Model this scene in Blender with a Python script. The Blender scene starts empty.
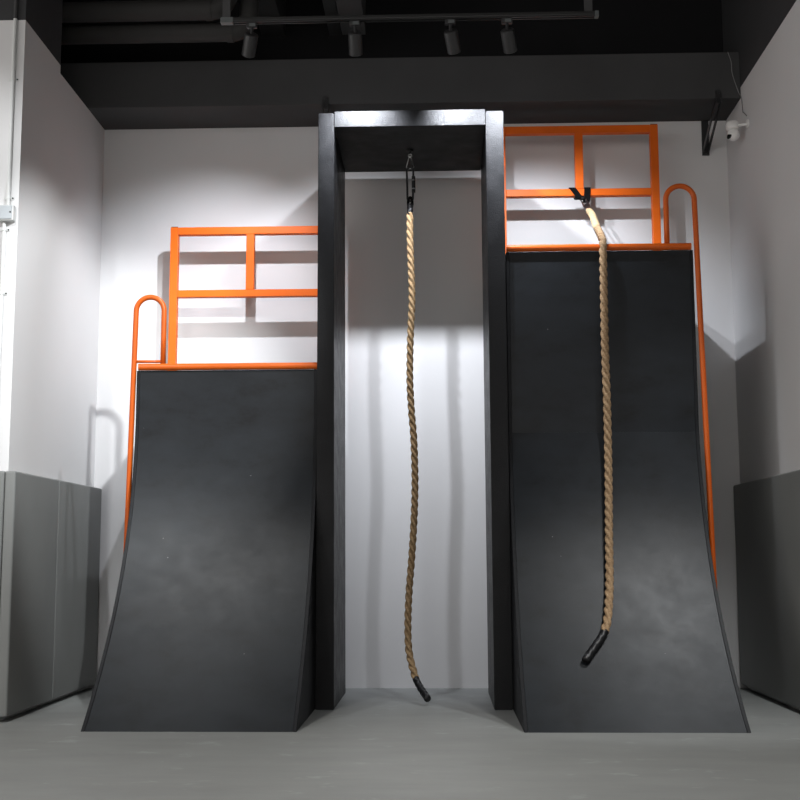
import bpy, bmesh, math, random
from mathutils import Vector, Matrix
random.seed(7)
PI = math.pi
scn = bpy.context.scene
COL = scn.collection

# ------------------------------------------------------------------ materials
def new_mat(name):
    m = bpy.data.materials.new(name); m.use_nodes = True
    nt = m.node_tree
    return m, nt, nt.nodes['Principled BSDF']

def mat(name, col, rough=0.5, metal=0.0, spec=0.5, noise=None, bump=None, rvar=None, coat=0.0):
    """noise=(scale, amount), bump=(scale, strength), rvar=(scale, amount)"""
    m, nt, b = new_mat(name)
    b.inputs['Base Color'].default_value = (*col, 1)
    b.inputs['Roughness'].default_value = rough
    b.inputs['Metallic'].default_value = metal
    b.inputs['Specular IOR Level'].default_value = spec
    b.inputs['Coat Weight'].default_value = coat
    tc = nt.nodes.new('ShaderNodeTexCoord')
    def nz(scale, detail=5):
        n = nt.nodes.new('ShaderNodeTexNoise')
        n.inputs['Scale'].default_value = scale; n.inputs['Detail'].default_value = detail
        nt.links.new(tc.outputs['Object'], n.inputs['Vector'])
        return n
    if noise:
        n = nz(noise[0]); r = nt.nodes.new('ShaderNodeValToRGB')
        r.color_ramp.elements[0].position = .3; r.color_ramp.elements[1].position = .7
        r.color_ramp.elements[0].color = (*[c * (1 - noise[1]) for c in col], 1)
        r.color_ramp.elements[1].color = (*[min(1, c * (1 + noise[1])) for c in col], 1)
        nt.links.new(n.outputs['Fac'], r.inputs['Fac']); nt.links.new(r.outputs['Color'], b.inputs['Base Color'])
    if rvar:
        n = nz(rvar[0]); mr = nt.nodes.new('ShaderNodeMapRange')
        mr.inputs['From Min'].default_value = .3; mr.inputs['From Max'].default_value = .7
        mr.inputs['To Min'].default_value = rough - rvar[1]; mr.inputs['To Max'].default_value = rough + rvar[1]
        nt.links.new(n.outputs['Fac'], mr.inputs['Value']); nt.links.new(mr.outputs['Result'], b.inputs['Roughness'])
    if bump:
        n = nz(bump[0], 3); bp = nt.nodes.new('ShaderNodeBump')
        bp.inputs['Strength'].default_value = bump[1]; bp.inputs['Distance'].default_value = .002
        nt.links.new(n.outputs['Fac'], bp.inputs['Height']); nt.links.new(bp.outputs['Normal'], b.inputs['Normal'])
    return m

M = {}
M['wall'] = mat('wall_paint', (.66, .655, .655), .75, spec=.15, noise=(1.3, .02), bump=(60, .12))
M['black_paint'] = mat('black_ceiling_paint', (.012, .012, .013), .85, spec=.15, noise=(2.5, .1))
M['beam_paint'] = mat('dark_beam_paint', (.060, .060, .061), .8, spec=.2, noise=(2.5, .08))
M['duct'] = mat('dark_duct_paint', (.032, .031, .030), .7, spec=.35)
M['wall_black'] = mat('wall_black_paint', (.050, .050, .052), .8, spec=.15, noise=(2.5, .08))
M['portal'] = mat('portal_black_stain', (.0050, .0053, .0062), .42, spec=.22, noise=(150, .5), bump=(220, .9), rvar=(9, .07))
M['side'] = mat('black_stained_side', (.006, .0066, .008), .6, spec=.2, noise=(20, .15), bump=(200, .3))
M['edge'] = mat('worn_edge', (.007, .0075, .009), .5, spec=.2, noise=(60, .35))
M['orange'] = mat('orange_powder_coat', (.75, .130, .008), .45, spec=.2, noise=(12, .04))
M['orange_tube'] = mat('orange_tube_paint', (.56, .098, .008), .36, spec=.3, noise=(10, .06))
M['pad'] = mat('grey_leatherette', (.185, .190, .184), .5, spec=.35, noise=(3, .04), bump=(220, .25))
M['pad_dark'] = mat('seam_dark', (.03, .03, .03), .8)
M['pvc'] = mat('white_pvc', (.62, .63, .62), .4, spec=.4)
M['box_lid'] = mat('pale_grey_plastic', (.42, .45, .47), .4)
M['screw'] = mat('dark_screw', (.012, .012, .012), .4, metal=.6)
M['steel'] = mat('steel', (.5, .5, .5), .28, metal=1)
M['black_metal'] = mat('black_metal', (.014, .014, .015), .35, metal=.2)
M['housing'] = mat('spot_housing_black', (.03, .03, .031), .42, spec=.5)
M['rail_metal'] = mat('track_rail', (.05, .05, .05), .3, metal=.5)
M['clip_grey'] = mat('grey_adapter_plastic', (.10, .11, .11), .5)
M['bracket'] = mat('bracket_black', (.02, .02, .021), .4, spec=.5)
M['webbing'] = mat('black_webbing', (.004, .004, .0045), .9, spec=.1, bump=(500, .4))
M['tape'] = mat('black_tape', (.008, .008, .009), .4, spec=.4)
M['cam_white'] = mat('camera_white', (.85, .84, .82), .4)
M['lens'] = mat('lens_black', (.01, .01, .01), .1)
M['cable'] = mat('grey_cable', (.22, .22, .22), .6)

def mat_rope(name, a, b_):
    m, nt, b = new_mat(name)
    b.inputs['Roughness'].default_value = .85; b.inputs['Specular IOR Level'].default_value = .15
    tc = nt.nodes.new('ShaderNodeTexCoord')
    n = nt.nodes.new('ShaderNodeTexNoise'); n.inputs['Scale'].default_value = 90; n.inputs['Detail'].default_value = 6
    nt.links.new(tc.outputs['Object'], n.inputs['Vector'])
    r = nt.nodes.new('ShaderNodeValToRGB'); r.color_ramp.elements[0].position = .3; r.color_ramp.elements[1].position = .72
    r.color_ramp.elements[0].color = (*a, 1); r.color_ramp.elements[1].color = (*b_, 1)
    nt.links.new(n.outputs['Fac'], r.inputs['Fac']); nt.links.new(r.outputs['Color'], b.inputs['Base Color'])
    n2 = nt.nodes.new('ShaderNodeTexNoise'); n2.inputs['Scale'].default_value = 420
    nt.links.new(tc.outputs['Object'], n2.inputs['Vector'])
    bp = nt.nodes.new('ShaderNodeBump'); bp.inputs['Strength'].default_value = .5; bp.inputs['Distance'].default_value = .002
    nt.links.new(n2.outputs['Fac'], bp.inputs['Height']); nt.links.new(bp.outputs['Normal'], b.inputs['Normal'])
    return m
M['rope'] = mat_rope('sisal_rope', (.24, .15, .08), (.43, .30, .18))
M['rope_dark'] = mat_rope('sisal_rope_aged', (.19, .12, .06), (.36, .25, .14))
M['sleeve_lit'] = mat_rope('rope_sleeve_lit', (.40, .29, .16), (.54, .41, .25))  # paler than the rope: spotlight falling on it is put into the colour

def mat_deck(name, base, rough):
    """satin black sheet with scuffed smudges, tiny pale nicks"""
    m, nt, b = new_mat(name)
    tc = nt.nodes.new('ShaderNodeTexCoord'); L = nt.links.new
    def nz(s, d=6, rgh=.55):
        n = nt.nodes.new('ShaderNodeTexNoise'); n.inputs['Scale'].default_value = s
        n.inputs['Detail'].default_value = d; n.inputs['Roughness'].default_value = rgh
        L(tc.outputs['Object'], n.inputs['Vector']); return n
    mp = nt.nodes.new('ShaderNodeMapping'); mp.inputs['Scale'].default_value = (1, 1, 1.9); L(tc.outputs['Object'], mp.inputs['Vector'])
    n1 = nz(4.2, 9, .68); L(mp.outputs[0], n1.inputs['Vector'])
    r1 = nt.nodes.new('ShaderNodeValToRGB')
    r1.color_ramp.elements[0].position = .30; r1.color_ramp.elements[1].position = .46
    r1.color_ramp.elements[0].color = (*[c * .35 for c in base], 1)
    r1.color_ramp.elements[1].color = (*base, 1)
    e = r1.color_ramp.elements.new(.72); e.color = (*[c * 1.5 for c in base], 1)
    L(n1.outputs['Fac'], r1.inputs['Fac'])
    v = nt.nodes.new('ShaderNodeTexVoronoi'); v.inputs['Scale'].default_value = 14
    L(tc.outputs['Object'], v.inputs['Vector'])
    lt = nt.nodes.new('ShaderNodeMath'); lt.operation = 'LESS_THAN'; lt.inputs[1].default_value = .045
    L(v.outputs['Distance'], lt.inputs[0])
    n3 = nz(2.1); gt = nt.nodes.new('ShaderNodeMath'); gt.operation = 'GREATER_THAN'; gt.inputs[1].default_value = .60
    L(n3.outputs['Fac'], gt.inputs[0])
    mu = nt.nodes.new('ShaderNodeMath'); mu.operation = 'MULTIPLY'; L(lt.outputs[0], mu.inputs[0]); L(gt.outputs[0], mu.inputs[1])
    mx = nt.nodes.new('ShaderNodeMix'); mx.data_type = 'RGBA'
    L(mu.outputs[0], mx.inputs[0]); L(r1.outputs['Color'], mx.inputs[6]); mx.inputs[7].default_value = (.16, .16, .16, 1)
    L(mx.outputs[2], b.inputs['Base Color'])
    n2 = nz(7, 10, .72); mr = nt.nodes.new('ShaderNodeMapRange')
    mr.inputs['From Min'].default_value = .3; mr.inputs['From Max'].default_value = .7
    mr.inputs['To Min'].default_value = rough - .03; mr.inputs['To Max'].default_value = rough + .06
    L(n2.outputs['Fac'], mr.inputs['Value']); L(mr.outputs['Result'], b.inputs['Roughness'])
    b.inputs['Specular IOR Level'].default_value = .27
    n4 = nz(230, 3); bp = nt.nodes.new('ShaderNodeBump'); bp.inputs['Strength'].default_value = .28; bp.inputs['Distance'].default_value = .002
    n5 = nz(5, 3); bp2 = nt.nodes.new('ShaderNodeBump'); bp2.inputs['Strength'].default_value = .06; bp2.inputs['Distance'].default_value = .02
    L(n5.outputs['Fac'], bp2.inputs['Height']); L(n4.outputs['Fac'], bp.inputs['Height'])
    L(bp2.outputs['Normal'], bp.inputs['Normal']); L(bp.outputs['Normal'], b.inputs['Normal'])
    return m
M['deck'] = mat_deck('ramp_sheet', (.0062, .0080, .0102), .38)

def mat_floor():
    m, nt, b = new_mat('grey_epoxy_floor'); L = nt.links.new
    tc = nt.nodes.new('ShaderNodeTexCoord')
    mp = nt.nodes.new('ShaderNodeMapping'); mp.inputs['Scale'].default_value = (1, 2.6, 1); L(tc.outputs['Object'], mp.inputs['Vector'])
    n = nt.nodes.new('ShaderNodeTexNoise'); n.inputs['Scale'].default_value = 2.2; n.inputs['Detail'].default_value = 8; n.inputs['Roughness'].default_value = .6
    L(mp.outputs[0], n.inputs['Vector'])
    r = nt.nodes.new('ShaderNodeValToRGB'); r.color_ramp.elements[0].position = .3; r.color_ramp.elements[1].position = .7
    r.color_ramp.elements[0].color = (.215, .222, .216, 1); r.color_ramp.elements[1].color = (.252, .260, .253, 1)
    L(n.outputs['Fac'], r.inputs['Fac'])
    # pale scuffs
    mp2 = nt.nodes.new('ShaderNodeMapping'); mp2.inputs['Scale'].default_value = (2.4, 3.6, 1); mp2.inputs['Rotation'].default_value = (0, 0, .12); L(tc.outputs['Object'], mp2.inputs['Vector'])
    n2 = nt.nodes.new('ShaderNodeTexNoise'); n2.inputs['Scale'].default_value = 1.7; n2.inputs['Detail'].default_value = 10; n2.inputs['Roughness'].default_value = .62
    L(mp2.outputs[0], n2.inputs['Vector'])
    r2 = nt.nodes.new('ShaderNodeValToRGB'); r2.color_ramp.elements[0].position = .60; r2.color_ramp.elements[1].position = .68
    r2.color_ramp.elements[0].color = (0, 0, 0, 1); r2.color_ramp.elements[1].color = (.55, .55, .55, 1)
    L(n2.outputs['Fac'], r2.inputs['Fac'])
    mx = nt.nodes.new('ShaderNodeMix'); mx.data_type = 'RGBA'; L(r2.outputs['Color'], mx.inputs[0]); L(r.outputs['Color'], mx.inputs[6])
    mx.inputs[7].default_value = (.36, .38, .375, 1); L(mx.outputs[2], b.inputs['Base Color'])
    b.inputs['Roughness'].default_value = .48; b.inputs['Specular IOR Level'].default_value = .35
    n3 = nt.nodes.new('ShaderNodeTexNoise'); n3.inputs['Scale'].default_value = 45; L(tc.outputs['Object'], n3.inputs['Vector'])
    bp = nt.nodes.new('ShaderNodeBump'); bp.inputs['Strength'].default_value = .12; bp.inputs['Distance'].default_value = .003
    L(n3.outputs['Fac'], bp.inputs['Height']); L(bp.outputs['Normal'], b.inputs['Normal'])
    return m
M['floor'] = mat_floor()
def mat_emit():
    m, nt, b = new_mat('lamp_lens'); b.inputs['Base Color'].default_value = (.9, .9, .9, 1)
    b.inputs['Emission Color'].default_value = (1, .98, .95, 1); b.inputs['Emission Strength'].default_value = 6
    return m
M['lamp'] = mat_emit()

# ------------------------------------------------------------------ mesh tools
def obj(name, bm, m, parent=None, smooth=False):
    me = bpy.data.meshes.new(name)
    bmesh.ops.recalc_face_normals(bm, faces=bm.faces[:])
    bm.to_mesh(me); bm.free()
    for mm in (m if isinstance(m, (list, tuple)) else [m]): me.materials.append(mm)
    if smooth:
        for p in me.polygons: p.use_smooth = True
    o = bpy.data.objects.new(name, me); COL.objects.link(o)
    if parent: o.parent = parent
    return o

def sharp(o, ang=35):
    me = o.data
    for p in me.polygons: p.use_smooth = True
    bm = bmesh.new(); bm.from_mesh(me)
    for e in bm.edges:
        e.smooth = not (len(e.link_faces) == 2 and e.calc_face_angle(0) > math.radians(ang))
    bm.to_mesh(me); bm.free(); return o

def thing(name, label, cat, loc=(0, 0, 0), group=None):
    o = bpy.data.objects.new(name, None); COL.objects.link(o)
    o.empty_display_size = .1; o.location = loc; tag(o, label, cat, group)
    return o
def tag(o, label, cat, group=None):
    o['label'] = label; o['category'] = cat
    if group: o['group'] = group
    return o
def struct(o, label=None):
    o['kind'] = 'structure'
    if label: o['label'] = label
    return o

def box(bm, x0, x1, y0, y1, z0, z1, bev=0.0, seg=2, mi=0):
    vs = [bm.verts.new((x, y, z)) for x in (x0, x1) for y in (y0, y1) for z in (z0, z1)]
    idx = [(0, 1, 3, 2), (4, 6, 7, 5), (0, 4, 5, 1), (2, 3, 7, 6), (0, 2, 6, 4), (1, 5, 7, 3)]
    fs = [bm.faces.new([vs[i] for i in q]) for q in idx]
    for f in fs: f.material_index = mi
    if bev:
        es = list({e for f in fs for e in f.edges})
        bmesh.ops.bevel(bm, geom=es, offset=bev, segments=seg, affect='EDGES', profile=.5)
    return bm
def B(*a, **k): return box(bmesh.new(), *a, **k)

def sweep(bm, pts, rad, n=14, closed=False, caps=True, secf=None):
    """tube along pts; secf(s, ang)->radius overrides the circle"""
    P = [Vector(p) for p in pts]; N = len(P)
    T = []
    for i in range(N):
        a = P[i - 1] if (i > 0 or closed) else P[i]; b = P[(i + 1) % N] if (i < N - 1 or closed) else P[i]
        T.append((b - a).normalized())
    up = Vector((0, 1, 0)) if abs(T[0].y) < .8 else Vector((1, 0, 0))
    u = (up - T[0] * up.dot(T[0])).normalized(); rings = []; s = 0
    for i in range(N):
        if i:
            q = T[i - 1].rotation_difference(T[i]); u = q @ u; u = (u - T[i] * u.dot(T[i])).normalized(); s += (P[i] - P[i - 1]).length
        v = T[i].cross(u)
        r_i = rad[i] if isinstance(rad, (list, tuple)) else rad
        ring = []
        for k in range(n):
            a = 2 * PI * k / n; r = secf(s, a, i) if secf else r_i
            ring.append(bm.verts.new(P[i] + (u * math.cos(a) + v * math.sin(a)) * r))
        rings.append(ring)
    for i in range(N if closed else N - 1):
        A, C = rings[i], rings[(i + 1) % N]
        for k in range(n): bm.faces.new((A[k], A[(k + 1) % n], C[(k + 1) % n], C[k]))
    if caps and not closed:
        bm.faces.new(rings[0]); bm.faces.new(rings[-1])
    return bm
def tube(pts, r, n=14, **k): return sweep(bmesh.new(), pts, r, n, **k)
def cyl(bm, p0, p1, r, n=20, r2=None):
    return sweep(bm, [p0, p1], [r, r if r2 is None else r2], n)

def spline(pts, step=.006):
    """Catmull-Rom through pts, resampled evenly"""
    P = [Vector(p) for p in pts]; P = [P[0] * 2 - P[1]] + P + [P[-1] * 2 - P[-2]]
    out = []
    for i in range(1, len(P) - 2):
        a, b, c, d = P[i - 1:i + 3]
        for k in range(40):
            t = k / 40
            out.append(.5 * ((2 * b) + (c - a) * t + (2 * a - 5 * b + 4 * c - d) * t * t + (3 * b - a - 3 * c + d) * t ** 3))
    out.append(P[-2])
    L = [0]
    for i in range(1, len(out)): L.append(L[-1] + (out[i] - out[i - 1]).length)
    n = max(2, round(L[-1] / step)); res = []; j = 0
    for k in range(n + 1):
        s = L[-1] * k / n
        while j < len(L) - 2 and L[j + 1] < s: j += 1
        t = (s - L[j]) / max(1e-9, L[j + 1] - L[j]); res.append(out[j].lerp(out[j + 1], min(1, t)))
    return res

def prism_x(bm, prof, x0, x1, mi=0):
    """prof: list of (y,z) outline extruded along X"""
    a = [bm.verts.new((x0, y, z)) for y, z in prof]; b = [bm.verts.new((x1, y, z)) for y, z in prof]
    n = len(prof); fs = [bm.faces.new(a), bm.faces.new(b[::-1])]
    for i in range(n): fs.append(bm.faces.new((a[i], b[i], b[(i + 1) % n], a[(i + 1) % n])))
    for f in fs: f.material_index = mi
    return bm

# ------------------------------------------------------------------ the room
XL, XR = -2.324, 2.0
CEIL = 4.8
struct(obj('floor', B(-6, 6, -12, .2, -.1, 0), M['floor']), 'grey sealed concrete floor with faint pale scuffs')
bm = bmesh.new(); box(bm, XL - 1, XR + .3, 0, .2, 0, 3.834, mi=0); box(bm, XL - 1, XR + .3, 0, .2, 3.834, CEIL, mi=1)
struct(obj('wall_back', bm, [M['wall'], M['black_paint']]), 'white painted back wall')
bm = bmesh.new()
box(bm, -6, XL, -1.6, -.975, 0, 3.885, mi=0); box(bm, -6, XL, -.975, 0, 0, 3.834, mi=0)
box(bm, -6, XL, -1.6, -.975, 3.885, CEIL, mi=1); box(bm, -6, XL - .5, -.975, 0, 3.834, CEIL, mi=1)
struct(obj('wall_left', bm, [M['wall'], M['wall_black']]), 'white left wall with projecting corner, painted black above')
bm = bmesh.new()
box(bm, XR, XR + .2, -12, -.405, 0, 3.905, mi=0); box(bm, XR, XR + .2, -.405, 0, 0, 3.834, mi=0)
box(bm, XR, XR + .2, -12, -.405, 3.905, CEIL, mi=1); box(bm, XR, XR + .2, -.405, 0, 3.834, CEIL, mi=1)
struct(obj('wall_right', bm, [M['wall'], M['wall_black']]), 'white right wall, painted black above')
struct(obj('ceiling', B(-6, 6, -12, .2, CEIL, CEIL + .1), M['black_paint']), 'black painted ceiling')
struct(obj('trim_1', B(XL - .5, XR, -.405, -.001, 3.834, 4.152, bev=.004), M['beam_paint']), 'dark grey downstand beam across the back wall')
struct(obj('trim_2', B(-1.22, -1.055, -3.2, 0, 4.5, CEIL - .001), M['beam_paint']), 'dark ceiling joist above the left end of the track')
struct(obj('trim_3', B(-.745, -.66, -3.2, 0, 4.5, CEIL - .001), M['beam_paint']), 'narrow dark ceiling joist')
struct(obj('trim_4', B(-.628, -.468, -3.2, -.33, 4.35, CEIL - .001), M['beam_paint']), 'wide boxed ceiling joist')

# air ducts up left, under the ceiling
def duct(y, z, xe, r, label):
    t = thing('air_duct', label, 'duct', (-2.8, y, z - r), 'round ducts under the ceiling')
    pts = [(-2.8, y, z), (xe, y, z)] + [(xe + .11 * math.sin(a), y, z + .11 * (1 - math.cos(a))) for a in [PI / 2 * k / 8 for k in range(1, 9)]] + [(xe + .11, y, CEIL - .002)]
    bm = tube([Vector(p) - t.location for p in pts], r, 24); obj('pipe', bm, M['duct'], t, True)
    bm = tube([Vector((xe - .03, y, z)) - t.location, Vector((xe + .012, y, z)) - t.location], r + .005, 24); sharp(obj('collar', bm, M['duct'], t))
    return t
duct(-.9, 4.267, -1.41, .063, 'upper dark round duct under the ceiling, left of the lighting track')
duct(-.76, 4.185, -1.30, .062, 'lower dark round duct under the ceiling, just above the big beam')

# ------------------------------------------------------------------ wall pads
def pad(x0, x1, y0, y1, label, axis):
    z0, z1 = .028, 1.318
    bm = bmesh.new(); box(bm, x0, x1, y0, y1, z0, z1)
    bmesh.ops.bevel(bm, geom=bm.edges[:], offset=.012, segments=4, affect='EDGES', profile=.55)
    base = Vector(((x0 + x1) / 2, (y0 + y1) / 2, z0))
    bmesh.ops.translate(bm, verts=bm.verts, vec=-base)
    o = obj('wall_pad', bm, M['pad'], None, True); o.location = base
    return tag(o, label, 'pad', 'grey padded wall panels')
g = .0012
pad(XL + .001, XL + .06, -.915 + g, -.02, 'grey leatherette wall pad in the left corner beside the short ramp', 'x')
pad(XL + .001, XL + .06, -1.655, -.915 - g, 'grey leatherette wall pad on the left wall at the projecting corner', 'x')
pad(XL - .75, XL - .001, -1.66, -1.601, 'grey wall pad facing the viewer at the left edge of the photo', 'y')
ys = [-.02, -1.52, -3.02]
lb = ['dark grey wall pad in the right corner beside the tall ramp', 'grey wall pad on the right wall nearest the right edge of the photo', 'grey wall pad on the right wall, furthest from the back wall']
for i in range(2):
    pad(XR - .052, XR - .001, ys[i + 1] + g, ys[i] - g, lb[i], 'x')

# ------------------------------------------------------------------ warped-wall ramps
YT = -1.060
def off(z):
    s = max(0, 1.57 - z); return .12 * s + .189 * s * s + .0674 * s ** 3
def off_s(z):
    s = max(0, 1.7 - z); return .2604 * s * s + .032 * s ** 3
def profile(H, off=off, d=0.0, z0=0.0):
    zs = [H] + [H - (H - 1.57) * k / 8 for k in range(1, 9)] + [1.57 - 1.57 * k / 40 for k in range(1, 41)]
    return [(YT - off(z) + d, max(z, z0)) for z in zs]
def ramp(x0, x1, H, label, off, seam):
    xc = (x0 + x1) / 2
    t = thing('warped_wall_ramp', label, 'ramp', (xc, -1.0, 0)); o = t.location
    def loc(bm): bmesh.ops.translate(bm, verts=bm.verts, vec=-o); return bm
    w = .019
    for k, (a, b) in enumerate(((x0, x0 + w), (x1 - w, x1))):
        pr = profile(H - .004, off) + [(-.03, 0), (-.03, H - .004)]
        e = obj('side_panel', loc(prism_x(bmesh.new(), pr, a, b)), [M['side'], M['edge']], t)
        for p in e.data.polygons:       # the bare curved edge of the board
            if abs(p.normal.x) < .1 and p.normal.y < -.3 : p.material_index = 1
        bv = e.modifiers.new('bevel', 'BEVEL'); bv.width = .002; bv.segments = 2; bv.limit_method = 'ANGLE'
    # riding surface: lower curved sheet and flat upper sheet
    zt = 1.568 if seam else H - .004
    lo = [(YT - max(0, off(z)) + .003, z) for z in [zt - zt * k / 60 for k in range(61)]]
    lo2 = [(y + .018, z) for y, z in lo]
    s = obj('curved_sheet', loc(prism_x(bmesh.new(), lo + lo2[::-1], x0 + w + .001, x1 - w - .001)), M['deck'], t); sharp(s)
    if seam: s = obj('upper_sheet', loc(B(x0 + w + .001, x1 - w - .001, YT + .003, YT + .021, 1.5682, H - .004)), M['deck'], t)
    # platform behind
    obj('platform_top', loc(B(x0 + w + .001, x1 - w - .001, YT + .024, -.03, H - .026, H - .004, bev=.001)), M['side'], t)
    # coping
    pr = loc(tube([(x0 + (.001 if seam else .012), YT - .004, H + .016), (x1 - (.012 if seam else .001), YT - .004, H + .016)], .0205, 20)); sharp(obj('coping_pipe', pr, M['orange_tube'], t), 50)
    scr = None
    for side in (x0 + w + .035, x1 - w - .035):
        for z in (1.40, 1.07, .84, .60, .40, .22, .09):
            y = YT - off(z) + .003; n = Vector((0, -1, (off(z - .01) - off(z + .01)) / .02)).normalized()
            if scr is None:
                scr = obj('screw', tube([(0, 0, -.001), (0, 0, .0012)], .0042, 10), M['screw'], t)
                c = scr
            else:
                c = scr.copy(); COL.objects.link(c); c.parent = t
            c.location = Vector((side + random.uniform(-.004, .004), y, z)) - o
            c.rotation_euler = n.to_track_quat('Z', 'Y').to_euler()
    return t
ramp(-1.778, -.706, 1.955, 'shorter black curved climbing ramp on the left with orange coping pipe', off_s, False)
ramp(.410, 1.509, 2.649, 'taller black curved climbing ramp on the right with orange coping pipe', off, True)

# ------------------------------------------------------------------ portal frame
px1, px2, pt, pY1, pY2, Hp = -.704, .402, .097, -1.1205, -.2841, 3.494
t = thing('portal_frame', 'tall deep black gateway frame standing between the two ramps', 'frame', (-.15, -.7, 0)); o = t.location
def post(xb0, xb1, xt0, xt1):
    bm = B(xb0, xb1, pY1, pY2, 0, Hp)
    for v in bm.verts:
        if v.co.z > 1: v.co.x = xt0 if abs(v.co.x - xb0) < 1e-4 else xt1
    bmesh.ops.bevel(bm, geom=bm.edges[:], offset=.004, segments=2, affect='EDGES')
    bmesh.ops.translate(bm, verts=bm.verts, vec=-o)
    return obj('post', bm, M['portal'], t)
post(-.703, -.597, -.704, -.610)
post(.305, .408, .297, .401)
bm = B(-.609, .295, pY1, pY2, 3.406, Hp + .012, bev=.004); bmesh.ops.translate(bm, verts=bm.verts, vec=-o); obj('lintel', bm, M['portal'], t)

# ------------------------------------------------------------------ guardrails (square tube) on the platforms
def guardrail(x_out, x_in, z0, ztop, zmid, xm, label):
    sgn = 1 if x_in > x_out else -1; h = .026; Y = -.22
    t = thing('guardrail', label, 'railing', ((x_out + x_in) / 2, Y, z0)); o = t.location
    def part(n, x0, x1, a, b, hy=h):
        bm = B(min(x0, x1), max(x0, x1), Y - hy, Y + hy, a, b, bev=.003); bmesh.ops.translate(bm, verts=bm.verts, vec=-o)
        return obj(n, bm, M['orange'], t)
    part('post', x_out, x_out + sgn * .052, z0 + .001, ztop)
    bm = B(min(x_out, x_out + sgn * .052) + .004, max(x_out, x_out + sgn * .052) - .004, Y - .022, Y + .022, ztop, ztop + .004); bmesh.ops.translate(bm, verts=bm.verts, vec=-o)
    obj('end_cap', bm, M['screw'], t)
    part('post', x_in - sgn * .052, x_in, z0 + .001, ztop)
    part('top_rail', x_out + sgn * .0525, x_in - sgn * .0525, ztop - .052, ztop - .001, .025)
    part('middle_rail', x_out + sgn * .0525, x_in - sgn * .0525, zmid - .024, zmid + .024, .025)
    part('divider', xm - .027, xm + .027, zmid + .0245, ztop - .0525, .0245)
    return t
guardrail(-1.785, -.706, 1.952, 3.055, 2.600, -1.247, 'orange square-tube guardrail on top of the shorter left ramp')
guardrail(1.484, .413, 2.646, 3.724, 3.262, .955, 'orange square-tube guardrail on top of the taller right ramp')

# ------------------------------------------------------------------ U shaped hand rails beside the ramps
def handrail(xo, s, zt, zin, label):
    """xo outer-leg X at its top, s=+1 when the outer leg is to the right"""
    Y = YT + (.03 if s < 0 else .002); r = .016; R_ = .084
    t = thing('grab_rail', label, 'handrail', (xo, Y, 0)); o = t.location
    cz = zt - R_ - r * .5
    outer = [(xo + s * (cz - z) * .0165, Y, z) for z in (.02, .4, .8, 1.2, 1.6, 2.0, cz - .12) if z < cz - .05]
    arc = [(xo - s * R_ + s * R_ * math.cos(a), Y, cz + R_ * math.sin(a)) for a in [PI * k / 20 for k in range(21)]]
    inner = [(xo - s * 2 * R_, Y, z) for z in (cz - .15, zin)]
    pts = outer + arc + inner
    bm = tube([Vector(p) - o for p in pts], r, 18); obj('rail_tube', bm, M['orange_tube'], t, True)
    bm = bmesh.new(); cyl(bm, Vector(outer[0]) - o - Vector((0, 0, .019)), Vector(outer[0]) - o + Vector((0, 0, -.01)), .03, 20); sharp(obj('foot_plate', bm, M['orange_tube'], t))
    return t, o
t, o = handrail(-1.798, -1, 2.408, 1.992, 'orange U-shaped grab rail at the left side of the shorter ramp')
bm = tube([Vector((-1.80, YT + .03, 2.010)) - o, Vector((-1.632, YT + .03, 2.010)) - o], .009, 12); obj('crossbar', bm, M['orange_tube'], t, True)
handrail(1.5275, 1, 3.043, 2.686, 'orange U-shaped grab rail at the right side of the taller ramp')

# ------------------------------------------------------------------ ropes
def rope_sec(R=.0215, lay=.158, phase=0, hand=1):
    c, a = R * .535, R * .52
    def f(s, ang, i):
        ph = (ang + hand * 2 * PI * s / lay + phase) % (2 * PI / 3) - PI / 3
        return max(c * math.cos(ph) + math.sqrt(max(0, a * a - (c * math.sin(ph)) ** 2)), R * .5)
    return f
def tape_sec(R=.022):
    def f(s, ang, i):
        return R * (1 + .05 * math.sin(ang * 1 - 2 * PI * s / .038) + .035 * math.cos(3 * (ang + 2 * PI * s / .158)))
    return f

# rope hanging in the portal
t = thing('climbing_rope', 'brown twisted climbing rope hanging free inside the black gateway', 'rope', (-.165, -.70, .03)); o = t.location
P1 = [(-.167, -.70, 2.998), (-.167, -.70, 2.824), (-.162, -.70, 2.665), (-.157, -.70, 2.44), (-.168, -.70, 2.188), (-.172, -.70, 1.937), (-.163, -.70, 1.75), (-.149, -.70, 1.565),
      (-.143, -.70, 1.32), (-.150, -.70, 1.076), (-.166, -.70, .835), (-.181, -.70, .656), (-.189, -.70, .477), (-.187, -.705, .329), (-.172, -.73, .236), (-.140, -.78, .130)]
bm = tube([p - o for p in spline(P1)], .02, 36, secf=rope_sec(.0215, .158)); obj('twisted_rope', bm, M['rope_dark'], t, True)
P2 = [(-.143, -.775, .138), (-.118, -.83, .098), (-.092, -.89, .066), (-.070, -.945, .042)]
bm = tube([p - o for p in spline(P2, .004)], .022, 24, secf=tape_sec(.0205)); obj('taped_end', bm, M['tape'], t, True)
bm = tube([p - o for p in spline([(-.166, -.70, 3.055), (-.166, -.70, 3.02), (-.167, -.70, 2.985)], .004)], .02, 20, secf=tape_sec(.019)); obj('end_ferrule', bm, M['tape'], t, True)
# black double webbing loop that the carabiner holds
bm = tube([Vector(p) - o for p in [(-.165 + .013 * math.cos(a), -.70, 3.062 + .036 * math.sin(a)) for a in [2 * PI * k / 24 for k in range(24)]]], .009, 10, closed=True)
obj('eye_loop', bm, M['webbing'], t, True)

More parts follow.
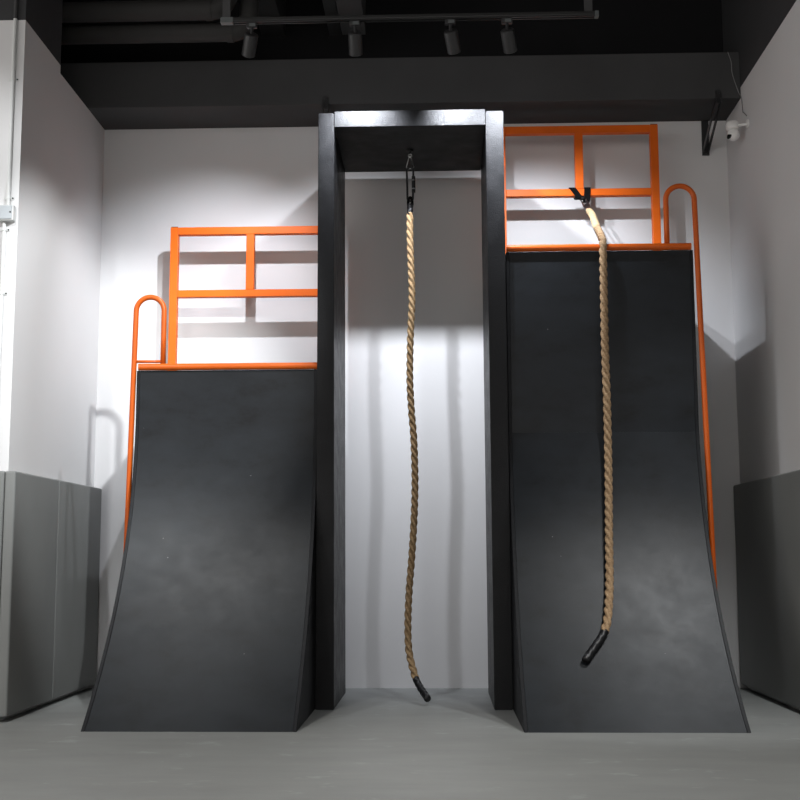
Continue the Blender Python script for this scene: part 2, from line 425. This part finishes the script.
t = thing('carabiner', 'long black screw-gate carabiner linking the rope to the top of the gateway', 'carabiner', (-.165, -.70, 3.13)); o = t.location
def oval(cx, y, z0, z1, hw_top, hw_bot, n=40):
    out = []
    for k in range(n):
        a = 2 * PI * k / n; s_, c_ = math.sin(a), math.cos(a)
        hw = hw_top if s_ > 0 else hw_bot
        straight = (z1 - z0) / 2 - hw
        out.append(Vector((cx + hw * c_, y, (z0 + z1) / 2 + (straight if s_ > 0 else -straight) + hw * s_)))
    return out
bm = tube([p - o for p in oval(-.165, -.70, 3.075, 3.292, .021, .017)], .0068, 10, closed=True); obj('carabiner_body', bm, M['black_metal'], t, True)
bm = bmesh.new(); cyl(bm, Vector((-.144, -.70, 3.13)) - o, Vector((-.144, -.70, 3.235)) - o, .0115, 14); sharp(obj('screw_gate', bm, M['black_metal'], t))
for z in (3.15, 3.205):
    bm = bmesh.new(); cyl(bm, Vector((-.144, -.70, z)) - o, Vector((-.144, -.70, z + .007)) - o, .0130, 14); sharp(obj('gate_ring', bm, M['steel'], t))

t = thing('hanging_eye', 'steel eye bolt with triangular link under the top of the gateway', 'eye bolt', (-.165, -.70, 3.40)); o = t.location
bm = bmesh.new(); cyl(bm, Vector((0, 0, .005)), Vector((0, 0, -.004)), .022, 20); cyl(bm, Vector((0, 0, -.003)), Vector((0, 0, -.02)), .006, 12); sharp(obj('bolt_plate', bm, M['black_metal'], t))
bm = tube([Vector((.011 * math.cos(a), 0, -.030 + .011 * math.sin(a))) for a in [2 * PI * k / 20 for k in range(20)]], .0035, 8, closed=True); obj('eye', bm, M['steel'], t, True)
tri = [Vector(p) for p in ((-.004, 0, -.032), (.004, 0, -.032), (.024, 0, -.105), (.017, 0, -.114), (-.017, 0, -.114), (-.024, 0, -.105))]
bm = tube(tri, .0035, 8, closed=True); obj('triangle_link', bm, M['steel'], t, True)

# rope over the coping of the right ramp
t = thing('climbing_rope', 'tan twisted climbing rope draped over the orange coping of the taller ramp', 'rope', (.975, YT - .06, .3)); o = t.location
RS = [(.9955, -.36, 3.098), (.999, -.46, 3.050), (.998, -.60, 2.965), (.992, -.76, 2.868)]
RT = [(.993, -.74, 2.878), (.986, -.90, 2.800), (.979, -1.03, 2.735), (.976, -1.098, 2.685), (.974, -1.112, 2.601), (.973, -1.11, 2.338), (.972, -1.108, 2.042), (.976, -1.106, 1.749), (.976, -1.105, 1.46),
      (.963, -1.171, 1.17), (.947, -1.254, .944), (.932, -1.345, .752), (.914, -1.428, .62), (.892, -1.503, .517), (.868, -1.552, .454)]
bm = tube([p - o for p in spline(RT)], .022, 36, secf=rope_sec(.0225, .165, 1.0)); obj('twisted_rope', bm, M['rope'], t, True)
bm = tube([p - o for p in spline(RS, .006)], .024, 24, secf=lambda s, a, i: .0235 * (1 + .03 * math.sin(3 * a + s * 30))); obj('lit_rope_sleeve', bm, M['sleeve_lit'], t, True)  # upper stretch of the rope, its spotlit paleness painted in
bm = tube([p - o for p in spline([(.872, -1.545, .462), (.842, -1.578, .421), (.800, -1.618, .374), (.752, -1.665, .320)], .004)], .022, 24, secf=tape_sec(.0215)); obj('taped_end', bm, M['tape'], t, True)
bm = tube([p - o for p in spline([(.990, -.318, 3.140), (.9945, -.35, 3.108), (.997, -.385, 3.086)], .004)], .02, 20, secf=lambda s, a, i: .024); obj('end_ferrule', bm, M['black_metal'], t, True)

t = thing('strap_anchor', 'two black webbing straps looped round the orange railing joint above the tall ramp', 'strap', (.955, -.22, 3.21)); o = t.location
def strap_loop(xa, za, xb, zb, w, nm):
    """flat webbing round the middle rail from (xa,za) top to (xb,zb) bottom"""
    Yf, Yb = -.222 - .030, -.222 + .034; dx = Vector((w / 2, 0, 0)); bm = bmesh.new()
    line = [(xa, Yb, za - .03), (xa, Yb, za), (xa, Yf, za), (xb, Yf, zb), (xb + (.955 - xb) * .2, Yb, zb - .0)]
    ring = []
    loop = [line[1], line[2], line[3], (xb, Yb, zb)]
    for p in loop: ring.append((bm.verts.new(Vector(p) - dx), bm.verts.new(Vector(p) + dx)))
    for i in range(4): bm.faces.new((ring[i][0], ring[i][1], ring[(i + 1) % 4][1], ring[(i + 1) % 4][0]))
    bmesh.ops.translate(bm, verts=bm.verts, vec=-o)
    q = obj(nm, bm, M['webbing'], t); sm = q.modifiers.new('s', 'SOLIDIFY'); sm.thickness = .003; sm.offset = 0
    return q
strap_loop(.904, 3.291, .948, 3.228, .044, 'strap')
strap_loop(1.005, 3.291, 1.001, 3.206, .042, 'strap')
bm = tube([Vector(p) - o for p in ((.922, -.262, 3.222), (.955, -.27, 3.205), (.990, -.262, 3.21), (.975, -.262, 3.225))], .006, 8, closed=True); obj('strap_loop', bm, M['webbing'], t, True)
t = thing('carabiner', 'steel carabiner joining the black straps to the draped rope', 'carabiner', (.985, -.30, 3.12)); o = t.location
A, Bv = Vector((.972, -.255, 3.215)), Vector((.992, -.335, 3.118))
ax = (Bv - A).normalized(); sd = Vector((1, 0, 0)); sd = (sd - ax * sd.dot(ax)).normalized(); L_ = (Bv - A).length; mid = (A + Bv) / 2
ring = []
for k in range(32):
    a = 2 * PI * k / 32; ring.append(mid + sd * .017 * math.cos(a) + ax * ((L_ / 2 - .017) * (1 if math.sin(a) > 0 else -1) + .017 * math.sin(a)) - o)
obj('carabiner_body', tube(ring, .0052, 10, closed=True), M['steel'], t, True)
bm = bmesh.new(); cyl(bm, mid + sd * .017 - ax * .022 - o, mid + sd * .017 + ax * .022 - o, .0085, 12); sharp(obj('screw_gate', bm, M['black_metal'], t))

# ------------------------------------------------------------------ track lighting
TY, TZ = -1.53, 3.889
t = thing('lighting_track', 'long black ceiling lighting track above the gateway', 'track', (-.15, TY, TZ)); o = t.location
bm = bmesh.new(); box(bm, -1.222, .918, TY - .017, TY + .017, TZ - .004, TZ + .016, bev=.002)
for yy in (-.0155, .0115): box(bm, -1.222, .918, TY + yy, TY + yy + .004, TZ - .014, TZ - .003)
bmesh.ops.translate(bm, verts=bm.verts, vec=-o); obj('track_rail', bm, M['rail_metal'], t)
for x0, x1 in ((-1.222, -1.15), (.90, .922)):
    bm = B(x0, x1, TY - .019, TY + .019, TZ - .016, TZ + .018, bev=.003); bmesh.ops.translate(bm, verts=bm.verts, vec=-o); obj('end_cap', bm, M['clip_grey'], t)
for x in (-1.19, .865):
    bm = B(x - .022, x + .022, TY - .01, TY + .01, TZ + .018, CEIL - .001); bmesh.ops.translate(bm, verts=bm.verts, vec=-o); obj('hanger', bm, M['beam_paint'], t)

spots = [(-1.045, 'leftmost of the four black track spotlights, leaning left', (-1.62, 0, 2.1)),
         (-.456, 'track spotlight second from the left, hanging straight above the gateway', (-.47, 0, 2.1)),
         (.085, 'track spotlight third from the left, above the right half of the gateway', (.52, 0, 2.1)),
         (.405, 'rightmost of the four black track spotlights, leaning right', (.84, 0, 2.1))]
proto = None
def make_spot():
    t = thing('track_spotlight', '', 'spotlight', (0, 0, 0), 'black track spotlights')
    ad = obj('track_adapter', B(-.030, .030, -.016, .016, -.028, 0, bev=.003), M['housing'], t)
    obj('adapter_clip', B(-.012, .022, -.020, -.0165, -.026, -.008), M['clip_grey'], ad)
    bm = bmesh.new(); cyl(bm, (0, 0, -.028), (0, 0, -.066), .008, 12); sharp(obj('stem', bm, M['housing'], t))
    head = bmesh.new()
    n = 32; prof = [(0, .0), (.034, 0), (.039, .006), (.039, .126), (.036, .128), (.035, .120), (0.0, .116)]
    rings = []
    for r, z in prof: rings.append([head.verts.new((r * math.cos(2 * PI * k / n), r * math.sin(2 * PI * k / n), -z)) for k in range(n)] if r else [head.verts.new((0, 0, -z))])
    for i in range(len(rings) - 1):
        a, b = rings[i], rings[i + 1]
        for k in range(n):
            k2 = (k + 1) % n
            if len(a) == 1: head.faces.new((a[0], b[k], b[k2]))
            elif len(b) == 1: head.faces.new((a[k], a[k2], b[0]))
            else: head.faces.new((a[k], a[k2], b[k2], b[k]))
    h = sharp(obj('lamp_head', head, M['housing'], t))
    lens = bmesh.new(); cyl(lens, (0, 0, -.1205), (0, 0, -.1225), .033, 24); obj('lens', lens, M['lamp'], h)
    return t, h
def copy_tree(o, parent=None):
    c = o.copy(); COL.objects.link(c); c.parent = parent
    for ch in list(o.children): copy_tree(ch, c)
    return c
POW = [170, 185, 185, 170]
for i, (x, lab, aim) in enumerate(spots):
    if i == 0: t, h = make_spot(); proto = t
    else:
        t = copy_tree(proto); h = [c for c in t.children if c.name.startswith('lamp_head')][0]
    t['label'] = lab; t.location = (x, TY, TZ - .0145)
    piv = Vector((x, TY, TZ - .0145 - .064)); d = (Vector(aim) - (piv + Vector((0, 0, -.06)))).normalized()
    # fore-aft tilt aims at the wall, sideways lean follows the photograph
    h.location = (0, 0, -.064)
    q = (-d).to_track_quat('Z', 'Y'); h.rotation_mode = 'QUATERNION'; h.rotation_quaternion = q
    ld = bpy.data.lights.new('spot_beam', 'SPOT'); ld.energy = POW[i]; ld.spot_size = math.radians(82 if i == 0 else 86); ld.spot_blend = 1.0
    ld.shadow_soft_size = .02; ld.color = (.93, .97, 1.05)
    lo = bpy.data.objects.new('spot_beam', ld); COL.objects.link(lo)
    lo.location = piv + d * .130; lo.rotation_euler = d.to_track_quat('-Z', 'Y').to_euler()

# ------------------------------------------------------------------ wall brackets under the beam
def bracket(x, label):
    t = thing('beam_bracket', label, 'bracket', (x, 0, 3.58), 'black steel brackets under the beam'); o = t.location
    bm = B(x - .024, x + .024, -.014, -.001, 3.585, 3.833, bev=.002); bmesh.ops.translate(bm, verts=bm.verts, vec=-o); obj('wall_plate', bm, M['bracket'], t)
    bm = bmesh.new()
    pr = [(-.014, 3.595), (-.014, 3.635), (-.40, 3.832), (-.43, 3.832), (-.43, 3.805)]
    prism_x(bm, pr, x - .02, x - .014); prism_x(bm, pr, x + .014, x + .02)
    bmesh.ops.translate(bm, verts=bm.verts, vec=-o); obj('brace', bm, M['bracket'], t)
    bm = bmesh.new()
    outl = [(-.02, 3.80), (.02, 3.80)] + [(.02 * math.cos(a), 3.870 + .02 * math.sin(a)) for a in [PI * k / 8 for k in range(9)]]
    a = [bm.verts.new((x + px_, -.413, z)) for px_, z in outl]; b = [bm.verts.new((x + px_, -.406, z)) for px_, z in outl]
    n = len(outl); bm.faces.new(a); bm.faces.new(b[::-1])
    for i in range(n): bm.faces.new((a[i], b[i], b[(i + 1) % n], a[(i + 1) % n]))
    bmesh.ops.translate(bm, verts=bm.verts, vec=-o); obj('beam_lug', bm, M['bracket'], t)
    bm = bmesh.new(); cyl(bm, Vector((x, -.413, 3.868)) - o, Vector((x, -.42, 3.868)) - o, .009, 10); sharp(obj('bolt', bm, M['housing'], t))
    bm = bmesh.new(); cyl(bm, Vector((x, -.015, 3.605)) - o, Vector((x, -.024, 3.605)) - o, .010, 10); sharp(obj('bolt', bm, M['rail_metal'], t))
bracket(1.852, 'black steel bracket under the right end of the dark beam')
bracket(-.733, 'black steel bracket rising behind the top left of the gateway')

# ------------------------------------------------------------------ security camera
t = thing('security_camera', 'white dome security camera on the right wall below the beam', 'camera', (XR, -.56, 3.60)); o = t.location
bm = bmesh.new(); cyl(bm, Vector((XR - .001, -.56, 3.60)) - o, Vector((XR - .012, -.56, 3.60)) - o, .028, 18); sharp(obj('wall_plate', bm, M['cam_white'], t))
bm = tube([Vector(p) - o for p in ((XR - .010, -.56, 3.598), (1.965, -.53, 3.605), (1.935, -.50, 3.610))], .009, 12); obj('arm', bm, M['cam_white'], t, True)
def ball(c, r, sz=1.0):
    bm = bmesh.new(); bmesh.ops.create_uvsphere(bm, u_segments=24, v_segments=16, radius=r)
    for v in bm.verts: v.co.z *= sz
    bmesh.ops.translate(bm, verts=bm.verts, vec=Vector(c) - o); return bm
bm = bmesh.new()
sweep(bm, [Vector((1.915, -.49, z)) - o for z in (3.586, 3.59, 3.60, 3.625, 3.637, 3.64)], [.034, .040, .042, .042, .037, .028], 24); obj('housing', bm, M['cam_white'], t, True)
obj('camera_ball', ball((1.920, -.49, 3.552), .040), M['cam_white'], t, True)
bm = bmesh.new()
bmesh.ops.create_uvsphere(bm, u_segments=24, v_segments=16, radius=.0185)
for v in bm.verts: v.co.y *= .35; v.co.z *= 1.35
bmesh.ops.rotate(bm, verts=bm.verts, cent=(0, 0, 0), matrix=Matrix.Rotation(-.9, 3, 'Z') @ Matrix.Rotation(-.3, 3, 'X'))
bmesh.ops.translate(bm, verts=bm.verts, vec=Vector((1.889, -.508, 3.541)) - o); obj('camera_lens', bm, M['lens'], t, True)
bm = tube([p for p in spline([(1.925, -.409, 4.15), (1.945, -.409, 4.08), (1.948, -.409, 4.01), (1.962, -.409, 3.95), (1.985, -.411, 3.87), (1.995, -.43, 3.83), (1.994, -.46, 3.72), (1.985, -.505, 3.70), (1.996, -.54, 3.66)], .012)], .0028, 8)
tag(obj('camera_cable', bm, M['cable'], None, True), 'thin grey cable running down the right end of the beam to the camera', 'cable')

# ------------------------------------------------------------------ conduit and junction box on the left front face
t = thing('junction_box', 'pale grey square junction box on the white wall at the left edge', 'box', (-2.383, -1.60, 2.705)); o = t.location
bm = B(-2.436, -2.335, -1.646, -1.601, 2.703, 2.793, bev=.006); bmesh.ops.translate(bm, verts=bm.verts, vec=-o); obj('box_body', bm, M['pvc'], t)
bm = B(-2.428, -2.343, -1.652, -1.647, 2.710, 2.786, bev=.002); bmesh.ops.translate(bm, verts=bm.verts, vec=-o); obj('lid', bm, M['box_lid'], t)
for x in (-2.421, -2.350):
    bm = bmesh.new(); cyl(bm, Vector((x, -1.652, 2.748)) - o, Vector((x, -1.6545, 2.748)) - o, .0045, 10); sharp(obj('lid_screw', bm, M['screw'], t))
def conduit(x, z0, z1, clips, label, dark=False):
    t = thing('conduit', label, 'conduit', (x, -1.613, z0), 'white conduit pipes'); o = t.location
    bm = tube([Vector((x, -1.6125, z0)) - o, Vector((x, -1.6125, z1)) - o], .0105, 16); sharp(obj('pipe', bm, M['pvc'], t), 50)
    for z in clips:
        bm = bmesh.new(); box(bm, x - .028, x + .028, -1.604, -1.601, z - .008, z + .008)
        sweep(bm, [Vector((x, -1.6125, z - .008)), Vector((x, -1.6125, z + .008))], .0135, 16)
        bmesh.ops.translate(bm, verts=bm.verts, vec=-o); c = obj('saddle_clip', bm, M['pvc'], t)
        bm = bmesh.new(); cyl(bm, Vector((x + .022, -1.604, z)) - o, Vector((x + .022, -1.607, z)) - o, .0045, 8); obj('clip_screw', bm, M['screw'], c)
conduit(-2.378, 2.795, 3.886, (3.53, 2.84), 'white conduit pipe rising above the junction box')
t2 = thing('conduit', 'black-painted upper end of the conduit above the white paint', 'conduit', (-2.378, -1.613, 3.887))
sharp(obj('pipe', tube([(0, 0, 0), (0, 0, CEIL - 3.889)], .0105, 16), M['beam_paint'], t2), 50)
conduit(-2.395, 1.322, 2.701, (2.66, 2.30), 'white conduit pipe below the junction box down to the wall pad')

# ------------------------------------------------------------------ unseen lamps away from the set; the floor pair is added fill
def spot(loc, aim, e, size, blend=.6, r=.04, col=(.95, .98, 1.0)):
    ld = bpy.data.lights.new('unseen_lamp', 'SPOT'); ld.energy = e; ld.spot_size = math.radians(size); ld.spot_blend = blend; ld.shadow_soft_size = r; ld.color = col
    lo = bpy.data.objects.new('unseen_lamp', ld); COL.objects.link(lo); lo.location = loc
    lo.rotation_euler = (Vector(aim) - Vector(loc)).to_track_quat('-Z', 'Y').to_euler(); return lo
spot((-.35, -3.5, 3.75), (-2.2, -.5, 1.6), 600, 44)
spot((-2.50, -4.2, 4.2), (-3.0, -1.6, 2.2), 210, 56)
spot((1.93, -2.65, 3.75), (1.25, -1.3, .6), 200, 46, .8, r=.06)
spot((-2.15, -3.1, 3.75), (-1.5, -1.25, .8), 150, 40, .8, r=.06)
spot((-1.7, -4.5, 4.5), (-1.3, -3.0, 0), 470, 58, .9, r=.12, col=(1, .98, .95))  # added fill lamp, brightens the floor in front of the ramps
spot((1.8, -4.5, 4.5), (1.3, -3.0, 0), 470, 58, .9, r=.12, col=(1, .98, .95))  # second added floor fill, on the right

w = bpy.data.worlds.new('world'); scn.world = w; w.use_nodes = True
w.node_tree.nodes['Background'].inputs['Color'].default_value = (1, .965, .935, 1)
w.node_tree.nodes['Background'].inputs['Strength'].default_value = 1.5

# ------------------------------------------------------------------ camera
f, yaw, pitch, roll, d, hc, cyp = 1180.0, .0324, .1242, -.003, 7.9001, .85, 410.2555
F = Vector((-math.sin(yaw) * math.cos(pitch), math.cos(yaw) * math.cos(pitch), math.sin(pitch)))
Rt = Vector((math.cos(yaw), math.sin(yaw), 0)); U = Rt.cross(F)
r_ = math.cos(roll) * Rt + math.sin(roll) * U; u_ = -math.sin(roll) * Rt + math.cos(roll) * U
cd = bpy.data.cameras.new('camera'); cam = bpy.data.objects.new('camera', cd); COL.objects.link(cam)
mw = Matrix((r_, u_, -F)).transposed().to_4x4(); mw.translation = Vector((0, -d, hc)); cam.matrix_world = mw
cd.sensor_width = 36; cd.lens = f / 800 * 36; cd.shift_y = (cyp - 400) / 800
cd.clip_start = .05; cd.clip_end = 60
scn.camera = cam
vs = scn.view_settings
vs.view_transform = 'Standard'; vs.look = 'None'; vs.gamma = 1; vs.exposure = 0.0; vs.use_curve_mapping = False
